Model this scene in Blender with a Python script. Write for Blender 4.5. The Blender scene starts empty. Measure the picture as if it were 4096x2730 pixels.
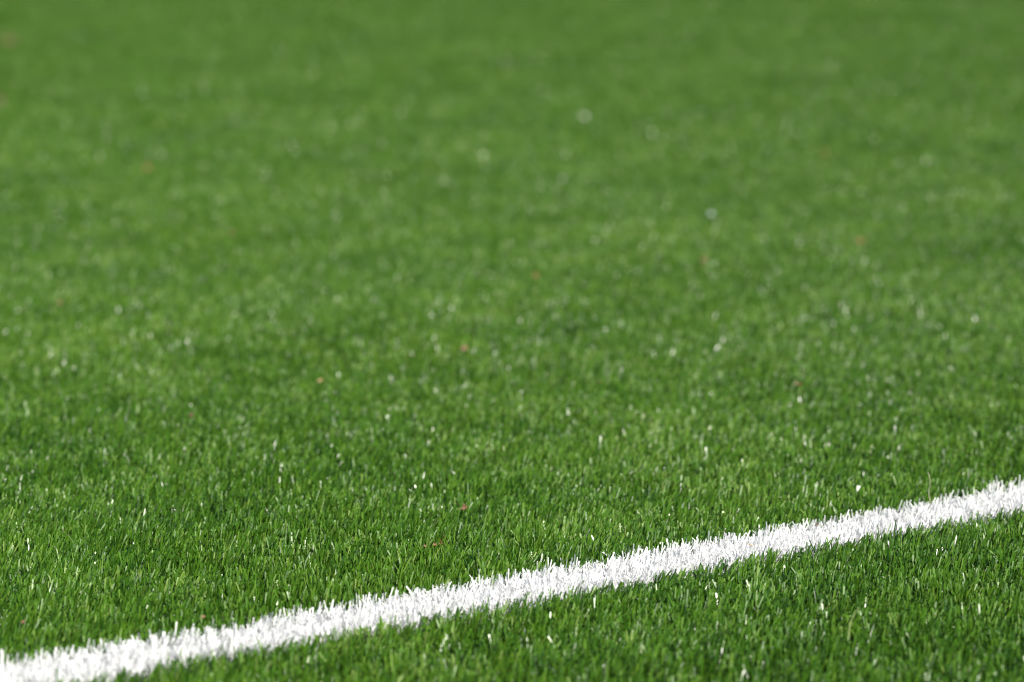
import bpy, math
import numpy as np
from mathutils import Vector

rng = np.random.default_rng(7)
scene = bpy.context.scene
col = scene.collection

# ------------------------------------------------------------------ camera
W_PX, H_PX = 4096.0, 2730.0            # pixel frame of the photograph
F_PX = 11000.0                         # focal length in those pixels (about 97 mm)
Y_HOR, Y_FOC = -700.0, 2215.0          # horizon row, sharpest row
CX, CY = W_PX / 2, H_PX / 2
PITCH = math.atan((CY - Y_HOR) / F_PX)
S_FOC = F_PX / 7000.0                  # 7 px per millimetre in the focal plane
sp, cp = math.sin(PITCH), math.cos(PITCH)
CAM_H = S_FOC * (sp + (Y_FOC - CY) / F_PX * cp)
PILE = 0.0095                          # height of the blade tips above the infill


def at(px, py, z=PILE):
    """point of the plane at height z that the photograph shows at a pixel"""
    u, v = (px - CX) / F_PX, (py - CY) / F_PX
    d = Vector((u, cp - v * sp, -sp - v * cp))
    t = (CAM_H + PILE - z) / -d.z
    return Vector((0, 0, CAM_H + PILE)) + d * t


cam_data = bpy.data.cameras.new('camera')
cam = bpy.data.objects.new('camera', cam_data)
col.objects.link(cam)
cam.location = (0, 0, CAM_H + PILE)
cam.rotation_euler = (math.pi / 2 - PITCH, 0, 0)
cam_data.sensor_width = 36.0
cam_data.lens = F_PX / W_PX * 36.0
cam_data.clip_start, cam_data.clip_end = 0.05, 1000.0
cam_data.dof.use_dof = True
cam_data.dof.focus_distance = S_FOC
cam_data.dof.aperture_fstop = 6.6
cam_data.dof.aperture_blades = 0
scene.camera = cam

# ------------------------------------------------------------------ light
SUN_EL, SUN_AZ = math.radians(48), math.radians(146)   # azimuth clockwise from +Y
to_sun = Vector((math.sin(SUN_AZ) * math.cos(SUN_EL), math.cos(SUN_AZ) * math.cos(SUN_EL), math.sin(SUN_EL)))
sun_data = bpy.data.lights.new('sun', 'SUN')
sun_data.energy = 5.0
sun_data.angle = math.radians(0.5)
sun_data.color = (1.0, 0.945, 0.84)
sun = bpy.data.objects.new('sun', sun_data)
col.objects.link(sun)
sun.rotation_euler = (-to_sun).to_track_quat('-Z', 'Y').to_euler()

world = bpy.data.worlds.new('World')
scene.world = world
world.use_nodes = True
nt = world.node_tree
nt.nodes.clear()
sky = nt.nodes.new('ShaderNodeTexSky')
sky.sky_type = 'NISHITA'
sky.sun_disc = False
sky.sun_elevation = SUN_EL
sky.sun_rotation = SUN_AZ
bg = nt.nodes.new('ShaderNodeBackground')
bg.inputs['Strength'].default_value = 0.052
wo = nt.nodes.new('ShaderNodeOutputWorld')
nt.links.new(sky.outputs[0], bg.inputs[0])
nt.links.new(bg.outputs[0], wo.inputs[0])

vs = scene.view_settings
vs.view_transform = 'Standard'
vs.look = 'None'
vs.exposure = 0.68
vs.gamma = 1.0
vs.use_curve_mapping = False
scene.cycles.use_denoising = True
scene.cycles.max_bounces = 6
scene.cycles.filter_width = 1.1
scene.cycles.sample_clamp_indirect = 4.0


# ------------------------------------------------------------------ materials
def new_mat(name):
    m = bpy.data.materials.new(name)
    m.use_nodes = True
    m.node_tree.nodes.clear()
    return m, m.node_tree.nodes, m.node_tree.links


def blade_mat(name, stops, rough, spec, trans):
    """coated plastic yarn: every blade carries its own 'tint' number"""
    m, N, L = new_mat(name)
    a = N.new('ShaderNodeAttribute'); a.attribute_name = 'tint'
    r = N.new('ShaderNodeValToRGB')
    els = r.color_ramp.elements
    while len(els) < len(stops):
        els.new(0.5)
    for e, (p, c) in zip(els, stops):
        e.position = p; e.color = (*c, 1)
    L.new(a.outputs['Fac'], r.inputs[0])
    p = N.new('ShaderNodeBsdfPrincipled')
    # worn and fresh fibres differ in gloss from blade to blade
    m1 = N.new('ShaderNodeMath'); m1.operation = 'MULTIPLY'; m1.inputs[1].default_value = 53.0
    m2 = N.new('ShaderNodeMath'); m2.operation = 'FRACT'
    m3 = N.new('ShaderNodeMapRange'); m3.inputs['To Min'].default_value = rough - 0.09; m3.inputs['To Max'].default_value = rough + 0.20
    L.new(a.outputs['Fac'], m1.inputs[0]); L.new(m1.outputs[0], m2.inputs[0]); L.new(m2.outputs[0], m3.inputs['Value'])
    L.new(m3.outputs['Result'], p.inputs['Roughness'])
    p.inputs['Specular IOR Level'].default_value = spec
    L.new(r.outputs[0], p.inputs['Base Color'])
    t = N.new('ShaderNodeBsdfTranslucent')
    L.new(r.outputs[0], t.inputs[0])
    mx = N.new('ShaderNodeMixShader'); mx.inputs[0].default_value = trans
    o = N.new('ShaderNodeOutputMaterial')
    L.new(p.outputs[0], mx.inputs[1]); L.new(t.outputs[0], mx.inputs[2]); L.new(mx.outputs[0], o.inputs[0])
    return m


GREEN = blade_mat('green_yarn', [
    (0.0, (0.015, 0.058, 0.005)),
    (0.45, (0.049, 0.138, 0.007)),
    (0.8, (0.092, 0.198, 0.015)),
    (1.0, (0.180, 0.275, 0.065))], 0.36, 0.36, 0.14)  # pale last stop puts some of the blades' sheen into the colour
WHITE = blade_mat('white_yarn', [
    (0.0, (0.74, 0.745, 0.75)),
    (0.5, (0.80, 0.81, 0.82)),
    (1.0, (0.85, 0.86, 0.87))], 0.40, 0.4, 0.40)


def ground_mat():
    m, N, L = new_mat('turf_base')
    tc = N.new('ShaderNodeTexCoord')
    n1 = N.new('ShaderNodeTexNoise'); n1.inputs['Scale'].default_value = 420; n1.inputs['Detail'].default_value = 4
    n2 = N.new('ShaderNodeTexNoise'); n2.inputs['Scale'].default_value = 6; n2.inputs['Detail'].default_value = 5
    L.new(tc.outputs['Object'], n1.inputs[0]); L.new(tc.outputs['Object'], n2.inputs[0])
    r = N.new('ShaderNodeValToRGB')
    r.color_ramp.elements[0].position = 0.35; r.color_ramp.elements[0].color = (0.006, 0.011, 0.005, 1)
    r.color_ramp.elements[1].position = 0.7; r.color_ramp.elements[1].color = (0.018, 0.042, 0.010, 1)
    ad = N.new('ShaderNodeMath'); ad.operation = 'MULTIPLY_ADD'
    ad.inputs[1].default_value = 0.5
    mu = N.new('ShaderNodeMath'); mu.operation = 'MULTIPLY'; mu.inputs[1].default_value = 0.5
    L.new(n1.outputs[0], ad.inputs[0]); L.new(n2.outputs[0], mu.inputs[0]); L.new(mu.outputs[0], ad.inputs[2])
    L.new(ad.outputs[0], r.inputs[0])
    p = N.new('ShaderNodeBsdfPrincipled'); p.inputs['Roughness'].default_value = 0.9
    b = N.new('ShaderNodeBump'); b.inputs['Strength'].default_value = 0.6; b.inputs['Distance'].default_value = 0.002
    L.new(n1.outputs[0], b.inputs['Height']); L.new(b.outputs[0], p.inputs['Normal'])
    L.new(r.outputs[0], p.inputs['Base Color'])
    o = N.new('ShaderNodeOutputMaterial'); L.new(p.outputs[0], o.inputs[0])
    return m


def dry_mat(name, c1, c2, rough=0.7, scale=300):
    m, N, L = new_mat(name)
    tc = N.new('ShaderNodeTexCoord')
    n = N.new('ShaderNodeTexNoise'); n.inputs['Scale'].default_value = scale; n.inputs['Detail'].default_value = 5
    L.new(tc.outputs['Object'], n.inputs[0])
    r = N.new('ShaderNodeValToRGB')
    r.color_ramp.elements[0].position = 0.35; r.color_ramp.elements[0].color = (*c1, 1)
    r.color_ramp.elements[1].position = 0.65; r.color_ramp.elements[1].color = (*c2, 1)
    L.new(n.outputs[0], r.inputs[0])
    p = N.new('ShaderNodeBsdfPrincipled'); p.inputs['Roughness'].default_value = rough
    L.new(r.outputs[0], p.inputs['Base Color'])
    o = N.new('ShaderNodeOutputMaterial'); L.new(p.outputs[0], o.inputs[0])
    return m


def tag(o, label=None, cat=None, group=None, kind=None):
    if label: o['label'] = label
    if cat: o['category'] = cat
    if group: o['group'] = group
    if kind: o['kind'] = kind
    return o


# ------------------------------------------------------------------ smooth random fields over the ground
class Field:
    """sum of random plane waves with wavelengths between lo and hi metres: smooth, unit variance"""
    def __init__(self, lo, hi, n=60, stretch=1.0):
        lam = np.exp(rng.uniform(math.log(lo), math.log(hi), n))
        th = rng.uniform(0, 2 * math.pi, n)
        self.kx = 2 * math.pi / lam * np.cos(th)
        self.ky = 2 * math.pi / lam * np.sin(th) / stretch
        self.ph = rng.uniform(0, 2 * math.pi, n)
        self.g = math.sqrt(2.0 / n)

    def __call__(self, x, y):
        out = np.zeros(len(x))
        for a, b, c in zip(self.kx, self.ky, self.ph):
            out += np.cos(a * x + b * y + c)
        return out * self.g


F_LEAN_X, F_LEAN_Y = Field(0.03, 0.16), Field(0.03, 0.16)
F_LEAN_BIG = Field(0.25, 0.9)
F_TALL = Field(0.02, 0.10)
F_TINT = Field(0.10, 0.7)
F_EDGE_A, F_EDGE_B = Field(0.02, 0.12, 30), Field(0.02, 0.12, 30)

# the white line: two edges, given at tip height
A0, A1 = at(0, 2650), at(4096, 1934)
B0 = at(2200, 2367)
ldir = (A1 - A0); ldir.z = 0; ldir.normalize()
lnor = Vector((ldir.y, -ldir.x, 0))                      # towards the camera side
LINE_W = (B0 - A0).dot(lnor)
print('line width', LINE_W, 'camera height', CAM_H, 'line angle', math.degrees(math.atan2(ldir.y, ldir.x)))


def line_coord(x, y):
    """distance across the line: 0 at the far edge, LINE_W at the near edge"""
    return (x - A0.x) * lnor.x + (y - A0.y) * lnor.y


# ------------------------------------------------------------------ blades
def roots(x0, x1, y0, y1, half_w, gauge, stitch, per, spread, inner=None):
    """tufts stitched in rows, each a bunch of blades; kept inside |x| < half_w(y)"""
    nx = int((x1 - x0) / gauge); ny = int((y1 - y0) / stitch)
    gx, gy = np.meshgrid(np.arange(nx), np.arange(ny))
    gx = x0 + (gx.ravel() + 0.5) * gauge; gy = y0 + (gy.ravel() + 0.5) * stitch
    gx = gx + rng.normal(0, gauge * 0.22, len(gx)); gy = gy + rng.normal(0, stitch * 0.25, len(gy))
    k = np.abs(gx) < half_w(gy)
    if inner:
        k &= np.abs(gx) >= inner(gy)
    gx, gy = gx[k], gy[k]
    tx = np.repeat(gx, per); ty = np.repeat(gy, per)
    n = len(tx)
    ox, oy = rng.normal(0, spread, n), rng.normal(0, spread, n)
    tuft = np.repeat(rng.normal(0, 1, (len(gx), 4)), per, axis=0)      # what the blades of one tuft share
    return tx + ox, ty + oy, ox / spread, oy / spread, tuft


def blade_mesh(name, mat, x, y, L, lx, ly, curl_x, curl_y, width, yaw, twist, tint, nseg, taper=0.9, z0=0.0):
    """flat ribbons: spine = root + L*(lean*t + curl*t^2), cut square at the tip"""
    n = len(x)
    if n == 0:
        return None
    V = np.empty((n, nseg + 1, 2, 3), np.float32)
    for i in range(nseg + 1):
        t = i / nseg
        hx = lx * t + curl_x * t * t
        hy = ly * t + curl_y * t * t
        dx, dy = lx + 2 * curl_x * t, ly + 2 * curl_y * t          # slope of the spine
        hz = t * np.ones(n)
        nrm = np.sqrt(1 + (lx + curl_x) ** 2 + (ly + curl_y) ** 2)
        cx, cy, cz = x + L * hx / nrm, y + L * hy / nrm, z0 + L * hz / nrm
        a = yaw + twist * t
        wx, wy = np.cos(a), np.sin(a)
        wz = np.zeros(n)
        # keep the ribbon's width square to its spine
        tl = np.sqrt(dx * dx + dy * dy + 1)
        tx, ty, tz = dx / tl, dy / tl, 1 / tl
        d = wx * tx + wy * ty
        wx, wy, wz = wx - d * tx, wy - d * ty, wz - d * tz
        q = np.sqrt(wx * wx + wy * wy + wz * wz)
        h = width * 0.5 * (1 - (1 - taper) * t) / q
        skew = (0.18 * width * np.sign(twist)) if i == nseg else 0.0
        for s, sg in ((0, -1), (1, 1)):
            V[:, i, s, 0] = cx + sg * h * wx + sg * skew * tx
            V[:, i, s, 1] = cy + sg * h * wy + sg * skew * ty
            V[:, i, s, 2] = cz + sg * h * wz + sg * skew * tz
    base = (np.arange(n) * (nseg + 1) * 2)[:, None]
    q = np.concatenate([np.array([2 * i, 2 * i + 1, 2 * i + 3, 2 * i + 2]) for i in range(nseg)])
    F = (base + q[None, :]).astype(np.int32).ravel()
    return V.reshape(-1, 3), F, np.repeat(tint.astype(np.float32), nseg)


def build(name, mat, pieces):
    pieces = [p for p in pieces if p]
    me = bpy.data.meshes.new(name)
    nv = sum(len(p[0]) for p in pieces)
    nf = sum(len(p[1]) // 4 for p in pieces)
    me.vertices.add(nv); me.loops.add(nf * 4); me.polygons.add(nf)
    me.vertices.foreach_set('co', np.concatenate([p[0] for p in pieces]).ravel())
    off, idx = 0, []
    for p in pieces:
        idx.append(p[1] + off); off += len(p[0])
    me.loops.foreach_set('vertex_index', np.concatenate(idx))
    me.polygons.foreach_set('loop_start', np.arange(nf, dtype=np.int32) * 4)
    at_ = me.attributes.new('tint', 'FLOAT', 'FACE')
    at_.data.foreach_set('value', np.concatenate([p[2] for p in pieces]))
    me.update(calc_edges=True)
    me.materials.append(mat)
    o = bpy.data.objects.new(name, me)
    col.objects.link(o)
    print(name, nv, nf)
    return o


green_parts, white_parts = [], []


def sow(x0, x1, y0, y1, half_w, gauge, stitch, per, spread, wide, nseg, with_line, inner=None):
    x, y, ox, oy, tuft = roots(x0, x1, y0, y1, half_w, gauge, stitch, per, spread, inner)
    n = len(x)
    L = np.clip(rng.normal(0.0100, 0.0017, n) * (1 + 0.06 * F_TALL(x, y) + 0.07 * tuft[:, 0]), 0.006, 0.019)
    fx, fy, fb = F_LEAN_X(x, y), F_LEAN_Y(x, y), F_LEAN_BIG(x, y)
    lx = 0.22 + 0.06 * fx + 0.05 * fb + 0.13 * ox + 0.11 * tuft[:, 1] + rng.normal(0, 0.16, n)
    ly = np.interp(y, [1.2, 1.7, 2.3, 3.2, 4.5, 7.0], [0.24, 0.30, 0.40, 0.33, 0.20, 0.12]) + 0.07 * fy + 0.06 * fb + 0.13 * oy + 0.13 * tuft[:, 2] + rng.normal(0, 0.17, n)
    cx, cy = rng.normal(0.05, 0.10, n), rng.normal(0.05, 0.12, n)
    stray = np.where(rng.random(n) < 0.18, 1.0, 0.0)           # a few blades bent out of the brushing direction
    lx += stray * rng.normal(0, 0.35, n); ly += stray * rng.normal(0, 0.35, n)
    cx += stray * rng.normal(0, 0.35, n); cy += stray * rng.normal(0, 0.35, n)
    wd = np.clip(rng.normal(0.00082, 0.00013, n), 0.0005, 0.0012) * wide
    yaw = rng.uniform(-math.pi, math.pi, n)
    # most of the ribbons lie broad side to the brushing direction
    face = rng.random(n) < 0.6
    yaw = np.where(face, np.arctan2(ly, lx) + math.pi / 2 + rng.normal(0, 0.55, n), yaw)
    twist = rng.normal(0, 0.4, n)
    tint = np.clip(0.46 + 0.05 * F_TINT(x, y) + 0.15 * tuft[:, 3] + rng.normal(0, 0.18, n), 0, 1)
    if with_line:
        d = line_coord(x, y)
        e0 = 0.0012 * F_EDGE_A(x, y) + rng.normal(0, 0.0008, n)
        e1 = LINE_W + 0.0012 * F_EDGE_B(x, y) + rng.normal(0, 0.0008, n)
        w = (d > e0) & (d < e1)
    else:
        w = np.zeros(n, bool)
    g = ~w
    green_parts.append(blade_mesh('g', GREEN, x[g], y[g], L[g], lx[g], ly[g], cx[g], cy[g], wd[g], yaw[g], twist[g], tint[g], nseg))
    if w.any():
        m = int(w.sum())
        lw = lx[w] * 0.35 + rng.normal(0, 0.22, m); lv = ly[w] * 0.6 + rng.normal(0, 0.22, m)
        white_parts.append(blade_mesh('w', WHITE, x[w], y[w], L[w] * 1.03, lw, lv, cx[w] * 1.4, cy[w] * 1.4,
                                      wd[w], yaw[w], twist[w], np.clip(rng.normal(0.6, 0.3, m), 0, 1), nseg))
    # the curly root-zone yarn under the straight blades
    if nseg > 2:
        k = np.nonzero(rng.random(n) < np.where(w, 1.0, 0.40))[0]
        k = np.concatenate([k, np.nonzero(w)[0]])
        m = len(k)
        tw = w[k]
        args = [x[k] + rng.normal(0, 0.002, m), y[k] + rng.normal(0, 0.002, m), rng.uniform(0.006, 0.0125, m),
                rng.normal(0, 1.0, m), rng.normal(0, 1.0, m), rng.normal(0, 1.4, m), rng.normal(0, 1.4, m),
                rng.uniform(0.0003, 0.0006, m), rng.uniform(-3.1, 3.1, m), rng.normal(0, 2, m), np.clip(np.where(w[k], rng.normal(0.8, 0.2, m), rng.normal(0.05, 0.12, m)), 0, 1)]  # green strands tinted near the dark stop, painting shade between the blades
        green_parts.append(blade_mesh('g', GREEN, *[a[~tw] for a in args], 4))
        wa = [a[tw] for a in args]
        white_parts.append(blade_mesh('w', WHITE, *wa, 4))


half = lambda slope, extra: (lambda y: slope * y + extra)
S = W_PX / 2 / F_PX
Y1, Y2, Y3, Y4 = 1.22, 2.15, 3.4, 9.5
sow(-0.9, 0.9, Y1, Y2, half(S, 0.16), 0.0066, 0.0047, 8, 0.0022, 1.0, 3, True)
sow(-1.4, 1.4, Y2, Y3, half(S, 0.22), 0.0072, 0.0052, 8, 0.0024, 1.05, 2, True)
sow(-2.6, 2.6, Y3, Y4, half(S, 0.45), 0.0102, 0.0076, 7, 0.0034, 1.35, 2, False)
# the same turf goes on, a little coarser, beside and in front of what the lens sees
sow(-1.6, 1.6, Y1, Y2, half(S, 0.80), 0.0095, 0.0068, 8, 0.0030, 1.35, 3, True, half(S, 0.16))
sow(-2.2, 2.2, Y2, Y3, half(S, 1.00), 0.0110, 0.0080, 7, 0.0034, 1.5, 2, True, half(S, 0.22))
sow(-4.2, 4.2, Y3, Y4, half(S, 1.80), 0.0160, 0.0120, 7, 0.0050, 2.0, 2, False, half(S, 0.45))
sow(-1.0, 1.0, 0.75, Y1, half(S, 0.70), 0.0095, 0.0068, 8, 0.0030, 1.35, 3, True)
grass = build('grass', GREEN, green_parts)
tag(grass, 'short green artificial turf blades covering the pitch on both sides of the white line', 'grass', kind='stuff')
white = build('white_line', WHITE, white_parts)
tag(white, 'straight white line of tufted turf yarn crossing the green pitch', 'line marking')

# ------------------------------------------------------------------ ground sheet
me = bpy.data.meshes.new('ground')
R = 300.0
me.from_pydata([(-R, -R, 0), (R, -R, 0), (R, R, 0), (-R, R, 0)], [], [(0, 1, 2, 3)])
me.materials.append(ground_mat())
ground = bpy.data.objects.new('ground', me)
col.objects.link(ground)
tag(ground, kind='structure')


# ------------------------------------------------------------------ litter lying on the turf
def link(name, verts, faces, mat, smooth=True):
    m = bpy.data.meshes.new(name)
    m.from_pydata(verts, [], faces)
    m.materials.append(mat)
    if smooth:
        m.polygons.foreach_set('use_smooth', [True] * len(m.polygons))
    m.update()
    o = bpy.data.objects.new(name, m)
    col.objects.link(o)
    return o


def scrap_geo(length, width, curl, thick, seed, seg=18, rings=4):
    """a torn, curled flake of dry leaf with real thickness"""
    r = np.random.default_rng(seed)
    ph = r.uniform(0, 6.28, 5); am = r.uniform(0.03, 0.16, 5)
    top, V, Fc = [], [], []
    def pt(rr, a):
        k = 1 + sum(am[i] * math.sin((i + 2) * a + ph[i]) for i in range(5))
        x = rr * k * math.cos(a) * length / 2
        y = rr * k * math.sin(a) * width / 2
        z = curl * ((2 * y / width) ** 2 * width * 0.45 + (2 * x / length) ** 2 * length * 0.16)
        z += 0.05 * length * math.sin(3 * a + ph[0]) * rr * rr
        return (x, y, z)
    for side in (0, 1):
        base = len(V)
        V.append((0, 0, -thick * side))
        for i in range(1, rings + 1):
            for j in range(seg):
                x, y, z = pt(i / rings, 2 * math.pi * j / seg)
                V.append((x, y, z - thick * side))
        for j in range(seg):
            t = (base, base + 1 + j, base + 1 + (j + 1) % seg)
            Fc.append(t if side == 0 else t[::-1])
        for i in range(rings - 1):
            for j in range(seg):
                a = base + 1 + i * seg + j; b = base + 1 + i * seg + (j + 1) % seg
                q = (a, a + seg, b + seg, b)
                Fc.append(q if side == 0 else q[::-1])
    n = 1 + rings * seg
    for j in range(seg):
        a = 1 + (rings - 1) * seg + j; b = 1 + (rings - 1) * seg + (j + 1) % seg
        Fc.append((a, a + n, b + n, b))
    return V, Fc


def tube_geo(pts, radii, sides=7):
    V, Fc = [], []
    P = [Vector(p) for p in pts]
    for i, p in enumerate(P):
        t = (P[min(i + 1, len(P) - 1)] - P[max(i - 1, 0)]).normalized()
        u = t.cross(Vector((0.13, 0.31, 0.94))).normalized(); w = t.cross(u)
        for k in range(sides):
            a = 2 * math.pi * k / sides
            V.append(tuple(p + (u * math.cos(a) + w * math.sin(a)) * radii[i]))
    for i in range(len(P) - 1):
        for k in range(sides):
            a, b = i * sides + k, i * sides + (k + 1) % sides
            Fc.append((a, b, b + sides, a + sides))
    Fc.append(tuple(range(sides))[::-1])
    Fc.append(tuple((len(P) - 1) * sides + k for k in range(sides)))
    return V, Fc


M_RUST = dry_mat('rust_leaf', (0.075, 0.035, 0.016), (0.18, 0.088, 0.036), 0.6, 700)
M_ORANGE = dry_mat('orange_leaf', (0.11, 0.055, 0.018), (0.22, 0.11, 0.040), 0.6, 500)
M_SALMON = dry_mat('salmon_leaf', (0.13, 0.072, 0.038), (0.22, 0.125, 0.068), 0.6, 500)
M_TAN = dry_mat('tan_leaf', (0.24, 0.16, 0.07), (0.42, 0.30, 0.15), 0.65, 500)
M_BROWN = dry_mat('brown_leaf', (0.055, 0.036, 0.014), (0.12, 0.075, 0.030), 0.7, 400)
M_STEM = dry_mat('dry_stem', (0.20, 0.10, 0.05), (0.40, 0.22, 0.10), 0.7, 900)
M_STRAW = dry_mat('straw', (0.50, 0.30, 0.13), (0.66, 0.46, 0.24), 0.6, 900)
M_PALE = dry_mat('pale_speck', (0.56, 0.54, 0.46), (0.74, 0.72, 0.65), 0.5, 900)
M_PALE_B = dry_mat('bluish_speck', (0.44, 0.52, 0.53), (0.60, 0.68, 0.69), 0.5, 900)
M_FIBRE = dry_mat('grey_fibre', (0.26, 0.24, 0.19), (0.38, 0.35, 0.28), 0.5, 900)
M_FIBRE_W = dry_mat('white_fibre', (0.74, 0.74, 0.73), (0.82, 0.82, 0.82), 0.4, 900)

G_LEAF = 'bits of dry leaf scattered on the turf'
leaves = [  # px, py, length, width (mm), curl, material, turn, tip towards the camera, label, has a stem
    (1857, 2033, 4.2, 2.9, 0.8, M_RUST, 30, 48, 'crisp red brown leaf scrap in the turf above the middle of the white line', True),
    (1738, 2180, 2.6, 1.6, 0.6, M_ORANGE, 15, 40, 'orange crumb of leaf caught beside the tangled dry rootlet near the white line', False),
    (1700, 2185, 2.0, 1.4, 0.6, M_SALMON, -20, 40, 'tiny pinkish leaf crumb just left of the orange crumb and rootlet', False),
    (1857, 1395, 6.4, 5.2, 0.7, M_SALMON, 40, 50, 'blurred salmon pink leaf scrap in the middle of the turf', False),
    (2145, 1105, 6.6, 5.2, 0.8, M_ORANGE, 10, 50, 'blurred orange brown leaf scrap with a pale top in the centre turf', False),
    (2818, 1040, 10.5, 5.0, 0.6, M_RUST, 92, 62, 'long upright rust coloured leaf scrap standing in the blurred turf', True),
    (3440, 965, 9.0, 5.6, 0.6, M_ORANGE, 5, 48, 'wide orange leaf scrap lying far out in the right of the turf', False),
    (3300, 612, 8.0, 6.5, 0.5, M_ORANGE, 60, 50, 'faint ochre leaf, the farthest one out on the right of the pitch', False),
    (590, 672, 9.5, 8.0, 0.5, M_ORANGE, 20, 50, 'faint orange brown leaf in the far left turf', True),
    (38, 165, 30.0, 20.0, 0.4, M_BROWN, 15, 42, 'large brown leaf, farthest away, at the left edge of the pitch', True),
    (4, 405, 18.0, 14.0, 0.5, M_BROWN, 70, 42, 'brown leaf half cut off by the left edge below the large one', False),
    (1280, 1523, 5.0, 2.6, 0.6, M_TAN, 35, 48, 'small tan leaf flake amid glinting blades left of the centre', False),
    (238, 1212, 5.6, 4.4, 0.6, M_RUST, 50, 45, 'blurred dull red leaf scrap in the left turf', False),
    (3190, 1537, 6.0, 2.6, 0.6, M_RUST, -8, 40, 'flat dark red leaf sliver in the right turf above the white line', False),
    (765, 1662, 3.4, 2.6, 0.6, M_BROWN, 30, 45, 'small brown leaf crumb under bright blades in the left turf', False),
    (2398, 1526, 3.2, 2.2, 0.6, M_BROWN, 10, 45, 'tiny brown leaf crumb right of the centre of the turf', False),
    (928, 932, 8.0, 6.0, 0.5, M_BROWN, 25, 40, 'faint brown leaf, left of centre in the far turf', False),
    (812, 2468, 2.2, 1.8, 0.6, M_SALMON, 0, 45, 'tiny red crumb just beyond the far edge of the white line', False),
    (93, 2489, 2.2, 1.7, 0.6, M_RUST, 40, 45, 'tiny rust crumb in the near left corner beyond the line', False),
    (3269, 2098, 2.6, 1.3, 0.5, M_BROWN, 50, 45, 'small brown flake stuck between white blades of the line', False),
]
for i, (px, py, ln, wd, curl, mat, turn, tip, label, stem) in enumerate(leaves):
    far = 1.0 if py > 1600 else 0.78
    ln, wd = ln * far, wd * far
    V, Fc = scrap_geo(ln / 1000, wd / 1000, curl, 0.00018 + ln * 0.00001, 100 + i)
    o = link('dry_leaf', V, Fc, mat)
    o.location = at(px, py, 0.0112)
    o.rotation_euler = (math.radians(tip), math.radians(6), math.radians(0))
    o.rotation_euler = (o.rotation_euler.to_matrix() @ __import__('mathutils').Matrix.Rotation(math.radians(turn), 3, 'Z')).to_euler()
    tag(o, label, 'leaf', G_LEAF)
    if stem:
        h = ln / 2000
        V, Fc = tube_geo([(-h * 0.9, 0, 0.0002), (-h * 1.25, 0.02 * h, 0.0006), (-h * 1.6, 0.12 * h, 0.0004)],
                         [ln * 2.6e-5, ln * 2.2e-5, ln * 1.6e-5])
        link('stem', V, Fc, M_STEM).parent = o

# pale specks: small lumpy rounded bodies
def speck(px, py, mm, mat, seed, label):
    r = np.random.default_rng(seed)
    ph = r.uniform(0, 6.28, 4)
    V, Fc = [], []
    nu, nv_ = 16, 9
    V.append((0, 0, 0.5))
    for i in range(1, nv_):
        t = math.pi * i / nv_
        for j in range(nu):
            a = 2 * math.pi * j / nu
            k = 0.5 * (1 + 0.10 * math.sin(2 * a + ph[0]) * math.sin(t) + 0.07 * math.sin(3 * a + ph[1]) * math.sin(2 * t) + 0.05 * math.cos(3 * t + ph[2]))
            V.append((k * math.sin(t) * math.cos(a) * 1.15, k * math.sin(t) * math.sin(a), k * math.cos(t) * 0.8))
    V.append((0, 0, -0.45))
    for j in range(nu):
        Fc.append((0, 1 + j, 1 + (j + 1) % nu))
        Fc.append((len(V) - 1, 1 + (nv_ - 2) * nu + (j + 1) % nu, 1 + (nv_ - 2) * nu + j))
    for i in range(nv_ - 2):
        for j in range(nu):
            a, b = 1 + i * nu + j, 1 + i * nu + (j + 1) % nu
            Fc.append((a, a + nu, b + nu, b))
    V = [tuple(c * mm / 1000 for c in v) for v in V]
    o = link('speck', V, Fc, mat)
    o.location = at(px, py, 0.0125)
    tag(o, label, 'speck', 'pale specks lying on the turf')

speck(2337, 467, 6.6, M_PALE, 1, 'pale cream pebble alone on the far turf, upper middle')
speck(2844, 857, 4.2, M_PALE_B, 2, 'small pale bluish pebble on the turf right of the centre')

# the tangled rootlet beyond the line
c = at(1762, 2172, 0.0108)
r = np.random.default_rng(5)
V, Fc = [], []
for k in range(5):
    a = r.uniform(0, 6.28); pts = []
    p = np.array([0.0, 0.0, 0.0])
    d = np.array([math.cos(a), 0.6 * math.sin(a), 0.5])
    for q in range(9):
        pts.append(tuple(p)); d = d + r.normal(0, 0.55, 3); d = d / np.linalg.norm(d); p = p + d * 0.00055
    v, f = tube_geo(pts, [0.00016] * 6 + [0.00013, 0.0001, 0.00007], 5)
    Fc += [tuple(i + len(V) for i in t) for t in f]; V += v
v, f = tube_geo([(0.0008, 0, 0.0003), (0.0017, 0, 0.0016), (0.0022, 0, 0.0030), (0.0020, 0, 0.0042), (0.0016, 0, 0.0046)], [0.00017, 0.00016, 0.00015, 0.00013, 0.0001], 6)
Fc += [tuple(i + len(V) for i in t) for t in f]; V += v
root = link('dry_rootlet', V, Fc, M_ORANGE)
root.location = c
tag(root, 'tangled orange brown rootlet with a curled end lying on blades beyond the line', 'rootlet')

# straw on the line
a, b = at(2984, 2177, 0.0110), at(3019, 2187, 0.0106)
mid = (a + b) / 2
pts = [a - mid, (a - mid) * 0.4 + Vector((0, 0, 0.0005)), (b - mid) * 0.4 + Vector((0, 0, 0.0002)), b - mid]
V, Fc = tube_geo(pts, [0.00014, 0.00026, 0.00030, 0.00022], 7)
straw = link('straw', V, Fc, M_STRAW)
straw.location = mid
tag(straw, 'short tan straw lying across the white blades of the line', 'straw')

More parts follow.
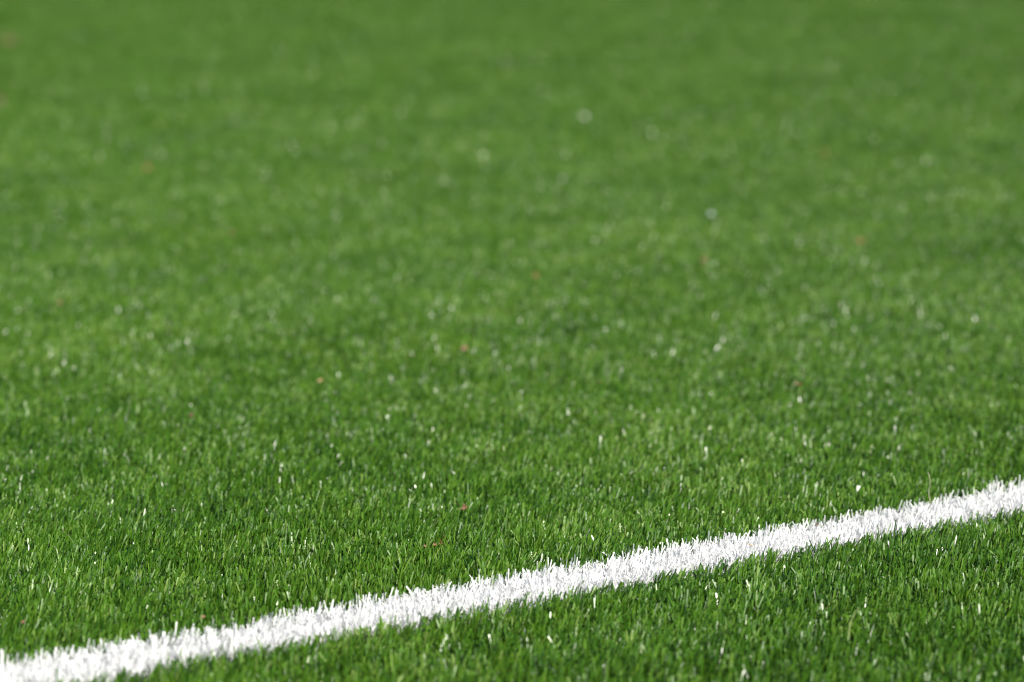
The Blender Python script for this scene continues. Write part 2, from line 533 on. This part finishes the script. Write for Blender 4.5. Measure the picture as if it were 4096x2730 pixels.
# loose yarn
def strand(pix, base_y, mat, width, label):
    """a flat strand standing in the plane square to the view at the depth of its base"""
    foot = at(pix[0][0], base_y, 0.008)
    sc = (foot - cam.location).dot(Vector((0, cp, -sp))) / F_PX
    pts = [Vector(((p[0] - pix[0][0]) * sc, 0.0006 * math.sin(i * 0.9), (pix[0][1] - p[1]) * sc)) for i, p in enumerate(pix)]
    V, Fc = [], []
    for i, p in enumerate(pts):
        t = (pts[min(i + 1, len(pts) - 1)] - pts[max(i - 1, 0)]).normalized()
        w = Vector((t.z, 0.5, -t.x)).normalized() * width / 2
        n_ = t.cross(w).normalized() * width * 0.12
        V += [tuple(p - w - n_), tuple(p + w - n_), tuple(p + w + n_), tuple(p - w + n_)]
    for i in range(len(pts) - 1):
        for k in range(4):
            a, b = i * 4 + k, i * 4 + (k + 1) % 4
            Fc.append((a, b, b + 4, a + 4))
    Fc += [(3, 2, 1, 0), tuple(len(V) - 4 + k for k in range(4))]
    o = link('loose_fibre', V, Fc, mat, False)
    o.location = foot
    tag(o, label, 'fibre', 'loose strands of yarn around the line')

strand([(3722, 2012), (3716, 1985), (3714, 1962), (3718, 1940), (3718, 1922), (3714, 1903), (3708, 1887)], 2012, M_FIBRE, 0.00042,
       'long curved grey fibre rising above the far edge of the white line')
strand([(2916, 2263), (2927, 2254), (2938, 2246)], 2263, M_FIBRE_W, 0.0009, 'short white fibre fallen in the green blades just below the line')
strand([(615, 2560), (618, 2535), (616, 2512), (615, 2500)], 2600, M_FIBRE_W, 0.0013, 'single tall white strand standing above the near left of the line')
strand([(5, 2690), (8, 2650), (10, 2620), (9, 2596)], 2690, M_FIBRE_W, 0.0013, 'tall white strand standing at the left end of the line')
M_FIBRE_G = dry_mat('pale_green_fibre', (0.16, 0.24, 0.07), (0.24, 0.32, 0.12), 0.4, 900)
strand([(3392, 2560), (3397, 2515), (3404, 2480), (3417, 2450), (3432, 2428)], 2560, M_FIBRE_G, 0.0010,
       'long pale green fibre curling above the near turf at lower right')
